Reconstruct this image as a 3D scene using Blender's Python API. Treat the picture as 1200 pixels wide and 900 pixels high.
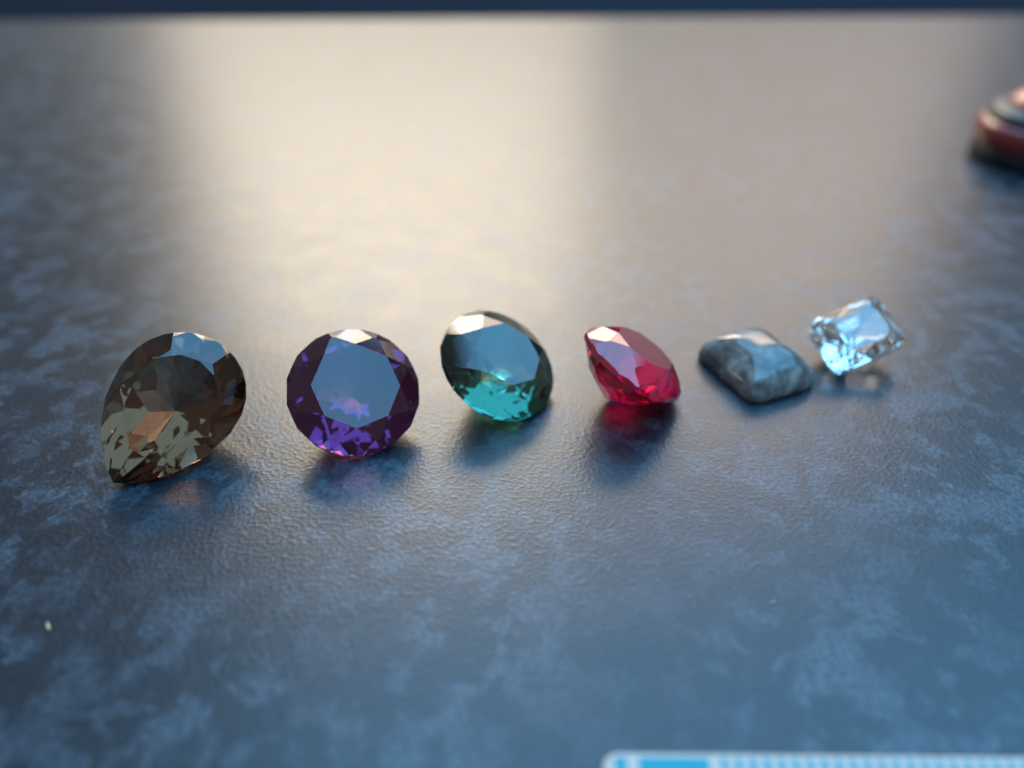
import bpy, bmesh, math, random
from mathutils import Vector, Matrix, Quaternion

scene = bpy.context.scene
for o in list(bpy.data.objects):
    bpy.data.objects.remove(o)
COL = scene.collection
R = math.radians

# ------------------------------------------------------------------ camera
CAM_H = 0.060
PITCH = R(35)
HFOV = R(65)
FPX = 600 / math.tan(HFOV / 2)            # focal length in 1200-px units
cam_d = bpy.data.cameras.new('camera')
cam = bpy.data.objects.new('camera', cam_d)
COL.objects.link(cam)
cam.location = (0, 0, CAM_H)
cam.rotation_euler = (math.pi / 2 - PITCH, 0, 0)
cam_d.sensor_width = 36
cam_d.lens = 18 / math.tan(HFOV / 2)
cam_d.clip_start = 0.002
cam_d.clip_end = 50
cam_d.dof.use_dof = True
cam_d.dof.focus_distance = 0.089
cam_d.dof.aperture_fstop = 9.5
scene.camera = cam
FWD = Vector((0, math.cos(PITCH), -math.sin(PITCH)))
UP = Vector((0, math.sin(PITCH), math.cos(PITCH)))
RIGHT = Vector((1, 0, 0))


def ray(px, py):
    return FWD + RIGHT * ((px - 600) / FPX) + UP * ((450 - py) / FPX)


def at(px, py, z=0.0):
    """world point at height z seen at that place of the photograph"""
    d = ray(px, py)
    return Vector((0, 0, CAM_H)) + d * ((z - CAM_H) / d.z)


# ------------------------------------------------------------------ world: dim room air
world = bpy.data.worlds.new('World')
scene.world = world
world.use_nodes = True
bg = world.node_tree.nodes['Background']
bg.inputs[0].default_value = (0.80, 0.88, 0.92, 1)
bg.inputs[1].default_value = 0.23


# ------------------------------------------------------------------ lamps: window ahead, sky light above
def area(name, centre, sx, sy, look, colour, radiance):
    d = bpy.data.lights.new(name, 'AREA')
    d.shape = 'RECTANGLE'
    d.size, d.size_y = sx, sy
    d.color = colour
    d.energy = radiance * math.pi * sx * sy
    o = bpy.data.objects.new(name, d)
    COL.objects.link(o)
    o.location = centre
    o.rotation_euler = (Vector(look) - Vector(centre)).to_track_quat('-Z', 'Y').to_euler()
    return o


# evening glow through the left pane and, weaker, through the right pane
# (low down the panes look onto something duller, higher up onto bright hazy sky)
def pane(x0, x1, z0, z1, colour, radiance):
    c = ((x0 + x1) / 2, 1.5, (z0 + z1) / 2)
    area('window_pane_light', c, x1 - x0, z1 - z0, (c[0], 0, c[2]), colour, radiance)


CREAM, PEACH = (1.0, 0.85, 0.65), (1.0, 0.80, 0.63)
for z0, z1, L in ((0.16, 0.36, 1.0), (0.36, 0.52, 3.8), (0.52, 0.80, 9.0), (0.80, 1.15, 16.0)):
    pane(-0.60, 0.15, z0, z1, CREAM, L)
    pane(0.20, 0.83, z0, z1, PEACH, L * 0.42)
pane(-0.40, 1.30, 1.18, 1.48, (0.32, 0.64, 1.0), 2.4)
# blue sky light overhead
area('sky_light', (0.57, 0.35, 1.5), 2.24, 2.14, (0.57, 0.35, 0), (0.15, 0.53, 0.98), 4.5)

vs = scene.view_settings
vs.view_transform = 'Standard'
vs.look = 'None'
vs.exposure = 0.0
vs.gamma = 1.0
vs.use_curve_mapping = False
cy = scene.cycles
cy.max_bounces = 16
cy.transmission_bounces = 14
cy.glossy_bounces = 12
cy.diffuse_bounces = 3
cy.caustics_reflective = True
cy.caustics_refractive = True
cy.blur_glossy = 0.0
cy.sample_clamp_indirect = 12.0
cy.use_denoising = True


# ------------------------------------------------------------------ helpers
def tag(o, label=None, cat=None, group=None, kind=None):
    if label: o['label'] = label
    if cat: o['category'] = cat
    if group: o['group'] = group
    if kind: o['kind'] = kind
    return o


def empty(name, loc):
    o = bpy.data.objects.new(name, None)
    o.empty_display_size = 0.005
    COL.objects.link(o)
    o.location = loc
    return o


def link(name, bm, mat, parent=None, smooth=False):
    me = bpy.data.meshes.new(name)
    bm.to_mesh(me)
    bm.free()
    me.materials.append(mat)
    for p in me.polygons:
        p.use_smooth = smooth
    o = bpy.data.objects.new(name, me)
    COL.objects.link(o)
    if parent is not None:
        o.parent = parent
    return o


class NT:
    """small node-tree helper"""
    def __init__(self, name):
        self.m = bpy.data.materials.new(name)
        self.m.use_nodes = True
        self.t = self.m.node_tree
        self.t.nodes.clear()
        self.out = self.t.nodes.new('ShaderNodeOutputMaterial')

    def n(self, kind, ins=None, **props):
        nd = self.t.nodes.new(kind)
        for k, v in props.items():
            setattr(nd, k, v)
        for k, v in (ins or {}).items():
            if isinstance(v, bpy.types.NodeSocket):
                self.t.links.new(v, nd.inputs[k])
            else:
                nd.inputs[k].default_value = v
        return nd

    def ramp(self, fac, stops):
        nd = self.n('ShaderNodeValToRGB', {'Fac': fac})
        els = nd.color_ramp.elements
        while len(els) < len(stops):
            els.new(0.5)
        for e, (p, c) in zip(els, stops):
            e.position = p
            e.color = (c, c, c, 1) if isinstance(c, (int, float)) else (*c, 1)
        return nd.outputs['Color']

    def surface(self, sock):
        self.t.links.new(sock, self.out.inputs['Surface'])
        return self.m


def plain(name, colour, rough=0.4, spec=0.5, metal=0.0, bump=0.0, scale=2000):
    t = NT(name)
    tc = t.n('ShaderNodeTexCoord').outputs['Object']
    nz = t.n('ShaderNodeTexNoise', {'Vector': tc, 'Scale': scale, 'Detail': 3.0})
    var = t.n('ShaderNodeMixRGB', {'Fac': t.ramp(nz.outputs['Fac'], [(0.3, 0.0), (0.75, 0.25)]),
                                   'Color1': (*colour, 1),
                                   'Color2': (*[c * 0.7 for c in colour], 1)}).outputs[0]
    ins = {'Base Color': var, 'Roughness': rough, 'Specular IOR Level': spec, 'Metallic': metal}
    if bump:
        ins['Normal'] = t.n('ShaderNodeBump', {'Height': nz.outputs['Fac'], 'Strength': bump,
                                               'Distance': 0.0001}).outputs[0]
    return t.surface(t.n('ShaderNodeBsdfPrincipled', ins).outputs[0])


# ------------------------------------------------------------------ materials
def worktop_material():
    t = NT('blue mottled laminate')
    tc = t.n('ShaderNodeTexCoord').outputs['Object']
    # warp
    wn = t.n('ShaderNodeTexNoise', {'Vector': tc, 'Scale': 190.0, 'Detail': 4.0})
    warp = t.n('ShaderNodeVectorMath', {0: wn.outputs['Color'], 1: (0.5, 0.5, 0.5)}, operation='SUBTRACT')
    warp = t.n('ShaderNodeVectorMath', {0: warp.outputs[0], 'Scale': 0.006}, operation='SCALE')
    p = t.n('ShaderNodeVectorMath', {0: tc, 1: warp.outputs[0]}, operation='ADD').outputs[0]
    # pale crystal-like flecks of two sizes
    big = t.n('ShaderNodeTexNoise', {'Vector': p, 'Scale': 150.0, 'Detail': 6.0, 'Roughness': 0.62}, noise_dimensions='2D')
    bigm = t.ramp(big.outputs['Fac'], [(0.49, 0.0), (0.59, 1.0)])
    mid = t.n('ShaderNodeTexNoise', {'Vector': p, 'Scale': 300.0, 'Detail': 3.0}, noise_dimensions='2D')
    midm = t.ramp(mid.outputs['Fac'], [(0.53, 0.0), (0.64, 0.8)])
    fine = t.n('ShaderNodeTexNoise', {'Vector': tc, 'Scale': 1500.0, 'Detail': 4.0, 'Roughness': 0.7}, noise_dimensions='2D')
    finem = t.ramp(fine.outputs['Fac'], [(0.35, 0.25), (0.68, 1.0)])
    region = t.n('ShaderNodeTexNoise', {'Vector': tc, 'Scale': 48.0, 'Detail': 3.0}, noise_dimensions='2D')
    regm = t.ramp(region.outputs['Fac'], [(0.32, 0.35), (0.56, 1.0)])
    a = t.n('ShaderNodeMath', {0: bigm, 1: midm}, operation='ADD', use_clamp=True).outputs[0]
    a = t.n('ShaderNodeMath', {0: a, 1: finem}, operation='MULTIPLY').outputs[0]
    a = t.n('ShaderNodeMath', {0: a, 1: regm}, operation='MULTIPLY').outputs[0]
    col = t.ramp(a, [(0.0, (0.003, 0.006, 0.011)), (0.40, (0.022, 0.035, 0.050)), (1.0, (0.068, 0.098, 0.122))])
    sp = t.n('ShaderNodeMixRGB', {'Fac': 0.35, 'Color1': col,
                                  'Color2': t.ramp(fine.outputs['Fac'], [(0.3, (0.003, 0.005, 0.008)), (0.7, (0.030, 0.040, 0.050))])})
    # leathery pressed relief
    b1 = t.n('ShaderNodeTexNoise', {'Vector': tc, 'Scale': 1900.0, 'Detail': 2.5, 'Roughness': 0.55}, noise_dimensions='2D')
    b2 = t.n('ShaderNodeTexVoronoi', {'Vector': tc, 'Scale': 2100.0}, feature='F1', voronoi_dimensions='2D')
    h = t.n('ShaderNodeMath', {0: b1.outputs['Fac'], 1: b2.outputs['Distance'], 2: 0.6}, operation='MULTIPLY_ADD')
    t.t.links.new(b2.outputs['Distance'], h.inputs[0])
    h.inputs[1].default_value = 0.22
    t.t.links.new(b1.outputs['Fac'], h.inputs[2])
    bump = t.n('ShaderNodeBump', {'Height': h.outputs[0], 'Strength': 0.22, 'Distance': 0.00008})
    rg = t.ramp(big.outputs['Fac'], [(0.3, 0.31), (0.7, 0.36)])
    return t.surface(t.n('ShaderNodeBsdfPrincipled', {
        'Base Color': sp.outputs[0], 'Roughness': rg, 'IOR': 1.58, 'Normal': bump.outputs[0]}).outputs[0])


def gem_material(name, tint, ior, inner=None, milk=0.0, milk_col=(1, 0, 0)):
    """clear coloured stone: white reflections outside, coloured light inside"""
    t = NT(name)
    fr = t.n('ShaderNodeFresnel', {'IOR': ior}).outputs[0]
    back = t.n('ShaderNodeNewGeometry').outputs['Backfacing']
    gcol = t.n('ShaderNodeMixRGB', {'Fac': back, 'Color1': (1, 1, 1, 1), 'Color2': (*(inner or tint), 1)}).outputs[0]
    gl = t.n('ShaderNodeBsdfGlossy', {'Color': gcol, 'Roughness': 0.012}).outputs[0]
    rf = t.n('ShaderNodeBsdfRefraction', {'Color': (*tint, 1), 'Roughness': 0.0, 'IOR': ior}).outputs[0]
    if milk:
        df = t.n('ShaderNodeBsdfDiffuse', {'Color': (*milk_col, 1)}).outputs[0]
        tr = t.n('ShaderNodeBsdfTranslucent', {'Color': (*milk_col, 1)}).outputs[0]
        mk = t.n('ShaderNodeMixShader', {0: 0.6, 1: df, 2: tr}).outputs[0]
        rf = t.n('ShaderNodeMixShader', {0: milk, 1: rf, 2: mk}).outputs[0]
    return t.surface(t.n('ShaderNodeMixShader', {0: fr, 1: rf, 2: gl}).outputs[0])


def cabochon_material():
    t = NT('grey labradorite')
    tc = t.n('ShaderNodeTexCoord').outputs['Object']
    n1 = t.n('ShaderNodeTexNoise', {'Vector': tc, 'Scale': 330.0, 'Detail': 5.0, 'Roughness': 0.6, 'Distortion': 0.6})
    n2 = t.n('ShaderNodeTexNoise', {'Vector': tc, 'Scale': 900.0, 'Detail': 3.0})
    c1 = t.ramp(n1.outputs['Fac'], [(0.34, (0.06, 0.06, 0.056)), (0.50, (0.15, 0.15, 0.135)), (0.66, (0.32, 0.31, 0.28))])
    c2 = t.n('ShaderNodeMixRGB', {'Fac': t.ramp(n2.outputs['Fac'], [(0.45, 0.0), (0.75, 0.5)]), 'Color1': c1,
                                  'Color2': (0.03, 0.035, 0.04, 1)}).outputs[0]
    bump = t.n('ShaderNodeBump', {'Height': n2.outputs['Fac'], 'Strength': 0.12, 'Distance': 0.0001}).outputs[0]
    return t.surface(t.n('ShaderNodeBsdfPrincipled', {
        'Base Color': c2, 'Roughness': 0.12, 'IOR': 1.62, 'Normal': bump,
        'Subsurface Weight': 0.2, 'Subsurface Radius': (0.001, 0.001, 0.001), 'Subsurface Scale': 1.0}).outputs[0])


# ------------------------------------------------------------------ setting
FAR_L, FAR_R = at(0, 15), at(1200, 9)
bm = bmesh.new()
x0, x1 = -0.75, 0.75
yl = FAR_L.y + (FAR_R.y - FAR_L.y) * ((x0 - FAR_L.x) / (FAR_R.x - FAR_L.x))
yr = FAR_L.y + (FAR_R.y - FAR_L.y) * ((x1 - FAR_L.x) / (FAR_R.x - FAR_L.x))
nose = 0.016
top = [(x0, -0.45, 0), (x1, -0.45, 0), (x1, yr - nose, 0), (x0, yl - nose, 0)]
f = bm.faces.new([bm.verts.new(v) for v in top])
# rounded far edge, front face and underside of a 38 mm worktop
prev = [f.verts[3], f.verts[2]]
for k in range(1, 7):
    a = k / 6 * math.pi / 2
    cur = [bm.verts.new((x0, yl - nose + nose * math.sin(a), -nose + nose * math.cos(a))),
           bm.verts.new((x1, yr - nose + nose * math.sin(a), -nose + nose * math.cos(a)))]
    bm.faces.new([prev[0], prev[1], cur[1], cur[0]])
    prev = cur
low = [bm.verts.new((x0, yl, -0.045)), bm.verts.new((x1, yr, -0.045))]
bm.faces.new([prev[0], prev[1], low[1], low[0]])
lowf = [bm.verts.new((x0, -0.45, -0.045)), bm.verts.new((x1, -0.45, -0.045))]
bm.faces.new([low[0], low[1], lowf[1], lowf[0]])
bmesh.ops.recalc_face_normals(bm, faces=bm.faces)
worktop = tag(link('worktop', bm, worktop_material()), kind='structure')

bm = bmesh.new()
bmesh.ops.create_cube(bm, size=1, matrix=Matrix.Translation((0, 1.56, -0.42)) @ Matrix.Diagonal((4.0, 0.06, 1.0, 1)))
tag(link('wall', bm, plain('dark slate wall', (0.035, 0.05, 0.075), 0.7, scale=30)), kind='structure')


# ------------------------------------------------------------------ gem cutting: planes cut from a block
def cut(bm, n, d):
    """keep n.x <= d"""
    n = Vector(n).normalized()
    geom = bm.verts[:] + bm.edges[:] + bm.faces[:]
    r = bmesh.ops.bisect_plane(bm, geom=geom, dist=1e-7, plane_co=n * d, plane_no=n, clear_outer=True)
    ed = [e for e in r['geom_cut'] if isinstance(e, bmesh.types.BMEdge)]
    if len(ed) >= 3:
        bmesh.ops.contextual_create(bm, geom=ed)


def support(pts, phi):
    u = (math.cos(phi), math.sin(phi))
    return max(p[0] * u[0] + p[1] * u[1] for p in pts)


def gem_body(outline, azs, girdle, crown_h, table_ratio, pav_depth, tiers=1, half=True, seed=0, culet=0.0, belly=((0.92, 0.72), (0.80, 0.46), (0.62, 0.22))):
    """convex faceted stone: outline points (mm), main facet azimuths; returns a bmesh in metres"""
    rnd = random.Random(seed)
    bm = bmesh.new()
    bmesh.ops.create_cube(bm, size=80)
    g = girdle / 2
    n = len(azs)
    mids = [(azs[i] + ((azs[(i + 1) % n] - azs[i]) % (2 * math.pi)) / 2) for i in range(n)]
    quarters = []
    for i in range(n):
        a, b = azs[i], azs[i] + ((azs[(i + 1) % n] - azs[i]) % (2 * math.pi))
        quarters += [a + (b - a) * 0.25, a + (b - a) * 0.75]
    for phi in sorted(azs + mids):
        cut(bm, (math.cos(phi), math.sin(phi), 0), support(outline, phi))
    apex = crown_h / (1 - table_ratio)
    hm = sum(support(outline, p) for p in azs) / n
    cut(bm, (0, 0, 1), g + crown_h)

    def crown(phi, slope_mul, shift=0.0):
        h = support(outline, phi)
        s = apex / h * slope_mul
        nv = Vector((s * math.cos(phi), s * math.sin(phi), 1.0))
        L = nv.length
        cut(bm, nv, (s * h + g + shift) / L)

    for phi in azs:
        crown(phi, 1.0)
    if half:
        for phi in quarters:
            crown(phi, 1.25)
        for i, phi in enumerate(mids):            # star facets: the sides of the table
            step = (azs[(i + 1) % n] - azs[i]) % (2 * math.pi)
            h = support(outline, phi)
            s = apex / h * 0.60
            nv = Vector((s * math.cos(phi), s * math.sin(phi), 1.0))
            rr = h * table_ratio * math.cos(step / 2)
            cut(bm, nv, (s * rr + g + crown_h) / nv.length)

    def pav(phi, slope_mul, through=None):
        h = support(outline, phi)
        s = pav_depth / h * slope_mul
        nv = Vector((s * math.cos(phi), s * math.sin(phi), -1.0))
        cut(bm, nv, (s * h + g) / nv.length)

    for phi in azs:
        pav(phi, 1.0)
    if half:
        for phi in quarters:
            pav(phi, 1.10)
    if tiers > 1:
        # rings of ever shallower facets towards the culet, staggered like brickwork
        for k, (mul, rad) in enumerate(belly):
            depth = pav_depth * (1 - rad) * 1.02 if k == 0 else depth + pav_depth * belly[k - 1][0] * (belly[k - 1][1] - rad)
            for phi in (mids if k % 2 == 0 else azs):
                h = support(outline, phi)
                s = pav_depth / h * mul
                nv = Vector((s * math.cos(phi), s * math.sin(phi), -1.0))
                cut(bm, nv, (s * h * rad + g + depth) / nv.length)
    if culet:
        cut(bm, (0, 0, -1), g + pav_depth - culet)
    bmesh.ops.remove_doubles(bm, verts=bm.verts, dist=1e-4)
    bmesh.ops.dissolve_degenerate(bm, edges=bm.edges, dist=1e-4)
    bmesh.ops.scale(bm, verts=bm.verts, vec=(0.001, 0.001, 0.001))
    bm.normal_update()
    bmesh.ops.recalc_face_normals(bm, faces=bm.faces)
    return bm


def orient(px, py, toward, n=None, spin_dir=(1, 0)):
    """rotation with local +Z along world vector n and local +X running along an image direction"""
    c = -ray(px, py).normalized()
    n = Vector(n).normalized()
    w = RIGHT * spin_dir[0] + UP * spin_dir[1]
    w = w - c * (w.dot(n) / c.dot(n))
    x = (w - n * w.dot(n)).normalized()
    y = n.cross(x)
    return Matrix((x, y, n)).transposed()


def place_gem(name, label, bm, mat, px, py, n, spin_dir, facets_label=None):
    rot = orient(px, py, None, n, spin_dir).to_4x4()
    bmesh.ops.transform(bm, matrix=rot, verts=bm.verts)
    zmin = min(v.co.z for v in bm.verts)
    low = [v.co for v in bm.verts if v.co.z < zmin + 0.0002]
    c = at(px, py, -zmin + 0.00002)                # girdle centre at that height
    base = sum((v.copy() for v in low), Vector()) / len(low)
    t = tag(empty(name, Vector((c.x + base.x, c.y + base.y, 0))), label, 'gemstone', 'row of loose gemstones')
    off = Vector((-base.x, -base.y, c.z))
    nn = Vector(n).normalized()
    bm.faces.ensure_lookup_table()
    groups = {'table_facet': [], 'crown': [], 'girdle': [], 'pavilion': []}
    for f in bm.faces:
        d = f.normal.dot(nn)
        k = 'table_facet' if d > 0.999 else 'crown' if d > 0.03 else 'girdle' if d > -0.03 else 'pavilion'
        groups[k].append(f.index)
    objs = {}
    for k in ('crown', 'table_facet', 'girdle', 'pavilion'):
        if not groups[k]:
            continue
        b = bm.copy()
        b.faces.ensure_lookup_table()
        keep = set(groups[k])
        bmesh.ops.delete(b, geom=[f for f in b.faces if f.index not in keep], context='FACES')
        bmesh.ops.translate(b, vec=off, verts=b.verts)
        objs[k] = link(k, b, mat, objs.get('crown') if k == 'table_facet' else t)
    bm.free()
    return t


def ring(n, start=0.0):
    return [start + 2 * math.pi * i / n for i in range(n)]


def circle(r, n=128):
    return [(r * math.cos(a), r * math.sin(a)) for a in ring(n)]


def superellipse(a, b, p, n=160):
    out = []
    for t in ring(n):
        c, s = math.cos(t), math.sin(t)
        out.append((a * math.copysign(abs(c) ** (2 / p), c), b * math.copysign(abs(s) ** (2 / p), s)))
    return out


def pear(r, tip, n=90):
    """head circle at the origin, point on +X; ogive sides"""
    out = [(r * math.cos(a), r * math.sin(a)) for a in [math.pi / 2 + math.pi * i / n for i in range(n + 1)]]
    # arc from (0, r) tangent to +X down to (tip, 0): circle centre (0, r-q)
    q = (tip * tip + r * r) / (2 * r)
    for sgn in (1, -1):
        a_end = math.asin(tip / q)
        for i in range(n + 1):
            a = a_end * i / n
            out.append((q * math.sin(a), sgn * (r - q + q * math.cos(a))))
    cx = (tip - r) / 2
    return [(x - cx * 0.75, y) for x, y in out]


def nrm(elev, az):
    """unit vector: elevation above the worktop, azimuth from straight at the viewer, positive to the right"""
    return Vector((math.cos(elev) * math.sin(az), -math.cos(elev) * math.cos(az), math.sin(elev)))


# smoky brown pear
bm = gem_body(pear(6.95, 12.1), [R(a) for a in (0, 30, 62, 94, 124, 152, 180, 208, 236, 266, 298, 330)],
              0.5, 2.2, 0.64, 7.6, tiers=2, seed=1, belly=((0.74, 0.50),))
place_gem('pear_gemstone', 'large smoky brown pear cut gemstone with its point at lower left', bm,
          gem_material('smoky quartz', (0.56, 0.44, 0.36), 1.58, (0.64, 0.51, 0.42)),
          201, 476, nrm(R(44), R(23)), (-0.60, -0.80))

# violet round
bm = gem_body(circle(7.6), ring(8), 0.6, 2.4, 0.66, 6.6, tiers=2, seed=2)
place_gem('round_gemstone', 'dark violet round brilliant gemstone between the brown and teal stones', bm,
          gem_material('violet stone', (0.50, 0.32, 0.47), 1.60, (0.66, 0.42, 0.61)),
          415, 459, nrm(R(49), R(24)), (1, 0))

# teal round, turned to the right
bm = gem_body(circle(7.6), ring(8), 0.7, 2.4, 0.58, 5.6, tiers=2, seed=3)
place_gem('round_gemstone', 'teal blue round brilliant gemstone tilted to the right, third from left', bm,
          gem_material('teal stone', (0.39, 0.61, 0.55), 1.66, (0.40, 0.64, 0.58)),
          584, 427, Vector((.456, -.352, .82)), (0.7, -0.7))

# red, seen from the side
bm = gem_body(superellipse(7.2, 6.6, 2.35), ring(8), 0.7, 2.2, 0.60, 7.6, tiers=2, seed=4, belly=((0.8, 0.78), (0.55, 0.52)))
place_gem('cushion_gemstone', 'raspberry red faceted gemstone seen from its side', bm,
          gem_material('red stone', (0.87, 0.10, 0.31), 1.76, (0.87, 0.09, 0.28), 0.34, (0.82, 0.025, 0.17)),
          742, 426, Vector((.55, .10, .83)), (1.0, 0.05))


# clear square cushion
bm = gem_body(superellipse(5.3, 4.1, 6), ring(8), 1.5, 1.7, 0.60, 3.6, tiers=2, seed=6)
place_gem('square_gemstone', 'small colourless clear square cut gemstone at the right end of the row', bm,
          gem_material('clear stone', (0.99, 0.98, 0.97), 2.0, (0.99, 0.98, 0.97)),
          1003, 393, nrm(R(57), R(-4)), (0.92, 0.40))


# ------------------------------------------------------------------ grey cabochon, lying flat
def cabochon():
    bm = bmesh.new()
    a, b, H, rim = 6.5, 5.35, 5.0, 1.4
    NA, NR = 96, 22
    rings = []
    def rad(t, p):
        c, s = abs(math.cos(t)), abs(math.sin(t))
        return ((c / a) ** p + (s / b) ** p) ** (-1 / p)
    prof = [(0.955, 0.0), (0.985, 0.12), (1.0, 0.45), (1.0, 0.9)]
    for k in range(1, NR):
        s = 1 - k / NR
        prof.append((s, rim + (H - rim) * (1 - s ** 2.6) ** 0.85))
    for (s, z) in prof:
        p = 4.2 + 3.6 * min(1, s) ** 1.5
        rings.append([bm.verts.new((s * rad(t, p) * math.cos(t), s * rad(t, p) * math.sin(t), z)) for t in ring(NA)])
    for r0, r1 in zip(rings, rings[1:]):
        for i in range(NA):
            bm.faces.new([r0[i], r0[(i + 1) % NA], r1[(i + 1) % NA], r1[i]])
    tip = bm.verts.new((0, 0, H))
    for i in range(NA):
        bm.faces.new([rings[-1][i], rings[-1][(i + 1) % NA], tip])
    bm.faces.new(rings[0][::-1])
    bmesh.ops.scale(bm, verts=bm.verts, vec=(0.001,) * 3)
    return bm


cab = link('cabochon', cabochon(), cabochon_material(), smooth=True)
cab.location = (0.0322, 0.0887, 0.0)
cab.rotation_euler = (0, 0, R(-67))
tag(cab, 'grey polished domed cabochon stone lying flat beside the clear gemstone', 'gemstone', 'row of loose gemstones')


# ------------------------------------------------------------------ blue and white ruler at the lower edge
def rounded_rect(x0, y0, x1, y1, r, seg=6):
    pts = []
    for cx, cyy, a0 in ((x1 - r, y1 - r, 0), (x0 + r, y1 - r, 90), (x0 + r, y0 + r, 180), (x1 - r, y0 + r, 270)):
        for i in range(seg + 1):
            a = R(a0 + 90 * i / seg)
            pts.append((cx + r * math.cos(a), cyy + r * math.sin(a)))
    return pts


def slab(bm, pts, z0, z1, bevel=0.0):
    lo = [bm.verts.new((x, y, z0)) for x, y in pts]
    n = len(pts)
    if bevel:
        cx = sum(p[0] for p in pts) / n; cyy = sum(p[1] for p in pts) / n
        mid = [bm.verts.new((x, y, z1 - bevel)) for x, y in pts]
        xs = [p[0] for p in pts]; ys = [p[1] for p in pts]
        wx, wy = (max(xs) - min(xs)) / 2, (max(ys) - min(ys)) / 2
        mx, my = (max(xs) + min(xs)) / 2, (max(ys) + min(ys)) / 2
        hi = [bm.verts.new((mx + (x - mx) * (1 - bevel / wx), my + (y - my) * (1 - bevel / wy), z1)) for x, y in pts]
        layers = [lo, mid, hi]
    else:
        layers = [lo, [bm.verts.new((x, y, z1)) for x, y in pts]]
    for r0, r1 in zip(layers, layers[1:]):
        for i in range(n):
            bm.faces.new([r0[i], r0[(i + 1) % n], r1[(i + 1) % n], r1[i]])
    bm.faces.new(layers[-1])
    bm.faces.new(lo[::-1])


T = 0.0009
c0, c1 = at(705, 881, T), at(1200, 886.5, T)
ruler = empty('ruler', (c0.x, c0.y, 0))
ruler.rotation_euler = (0, 0, math.atan2(c1.y - c0.y, c1.x - c0.x))
tag(ruler, 'white plastic ruler with bright blue printed block and stripes at the lower edge', 'ruler')
mm = 0.001
bm = bmesh.new()
slab(bm, rounded_rect(0, -28 * mm, 160 * mm, 0, 1.3 * mm), 0, T, 0.15 * mm)
link('body', bm, plain('white plastic', (0.50, 0.43, 0.36), 0.35), ruler)
blue = plain('cyan print', (0.0, 0.27, 0.34), 0.4, 0.3)
UNIT = 0.062 / 942 * 1000  # mm per pixel near the ruler, about 0.066


def printed(name, xa, xb, ya, yb, z=T + 0.00003):
    b = bmesh.new()
    slab(b, [(xb, yb), (xa, yb), (xa, ya), (xb, ya)], T - 0.00002, z)
    return link(name, b, blue, ruler)


u = UNIT * mm
printed('printed_bar', 14 * u, 28 * u, -26 * mm, -0.42 * mm)
printed('printed_block', 42 * u, 124 * u, -26 * mm, -0.42 * mm)
proto = None
for i in range(40):
    xa = (138 + i * 16.6) * u
    if proto is None:
        b = bmesh.new()
        w = 7.5 * u
        slab(b, [(w, 0), (0, 0), (0, -9 * mm), (w, -9 * mm)], 0, 0.00005)
        o = proto = link('printed_stripe', b, blue, ruler)
    else:
        o = proto.copy(); COL.objects.link(o)
    o.parent = ruler
    o.location = (xa, -0.40 * mm, T - 0.00002)

# ------------------------------------------------------------------ red rounded case, far right
case = empty('rounded_case', at(1256, 186))
tag(case, 'blurred maroon rounded case with black base and grey rim at upper right', 'case')


def layer(name, prof, mat, half_x=21, half_y=15, p=2.5):
    """stack of inset superellipse rings: (inset mm, z mm)"""
    b = bmesh.new()
    rings = []
    for ins, z in prof:
        pts = superellipse(half_x - ins, half_y - ins, p, 96)
        rings.append([b.verts.new((x * mm, y * mm, z * mm)) for x, y in pts])
    for r0, r1 in zip(rings, rings[1:]):
        for i in range(len(r0)):
            b.faces.new([r0[i], r0[(i + 1) % len(r0)], r1[(i + 1) % len(r1)], r1[i]])
    b.faces.new(rings[-1])
    b.faces.new(rings[0][::-1])
    return link(name, b, mat, case, smooth=True)


layer('base', [(1.4, 0), (0.7, 0.5), (0.4, 3.6)], plain('black rubber', (0.012, 0.012, 0.013), 0.6))
layer('body', [(0.4, 3.62), (0.0, 4.2), (0.1, 6.4), (0.6, 7.6), (1.3, 8.2)], plain('maroon plastic', (0.24, 0.030, 0.028), 0.25))
layer('groove', [(1.8, 8.21), (1.9, 9.3)], plain('black seam', (0.012, 0.012, 0.014), 0.5))
layer('rim', [(2.0, 9.31), (2.3, 9.9), (3.2, 10.5), (5.2, 11.1)], plain('grey plastic', (0.035, 0.04, 0.042), 0.45))
layer('lid', [(5.0, 11.11), (5.3, 11.8), (6.3, 12.9), (8.4, 14.1), (11.0, 14.8)], plain('red plastic', (0.50, 0.11, 0.06), 0.28))
case.rotation_euler = (0, 0, R(-8))

# ------------------------------------------------------------------ crumbs on the worktop
def crumb(px, py, size, rz, label):
    b = bmesh.new()
    bmesh.ops.create_icosphere(b, subdivisions=2, radius=1)
    rnd = random.Random(int(px))
    for v in b.verts:
        v.co *= rnd.uniform(0.75, 1.1)
    bmesh.ops.scale(b, verts=b.verts, vec=(size * 3.0, size * 0.6, size * 0.5))
    o = link('crumb', b, plain('pale crumb', (0.60, 0.46, 0.26), 0.4), smooth=True)
    p = at(px, py)
    o.location = (p.x, p.y, size * 0.55)
    o.rotation_euler = (0, 0, R(rz))
    tag(o, label, 'crumb', 'crumbs on the worktop')


crumb(57, 735, 0.00021, -55, 'tiny pale elongated crumb on the worktop at far lower left')
crumb(906, 706, 0.00011, 20, 'tiny white speck of dust on the worktop at lower right')
crumb(412, 676, 0.00012, -30, 'tiny white speck of dust on the worktop below the violet gemstone')
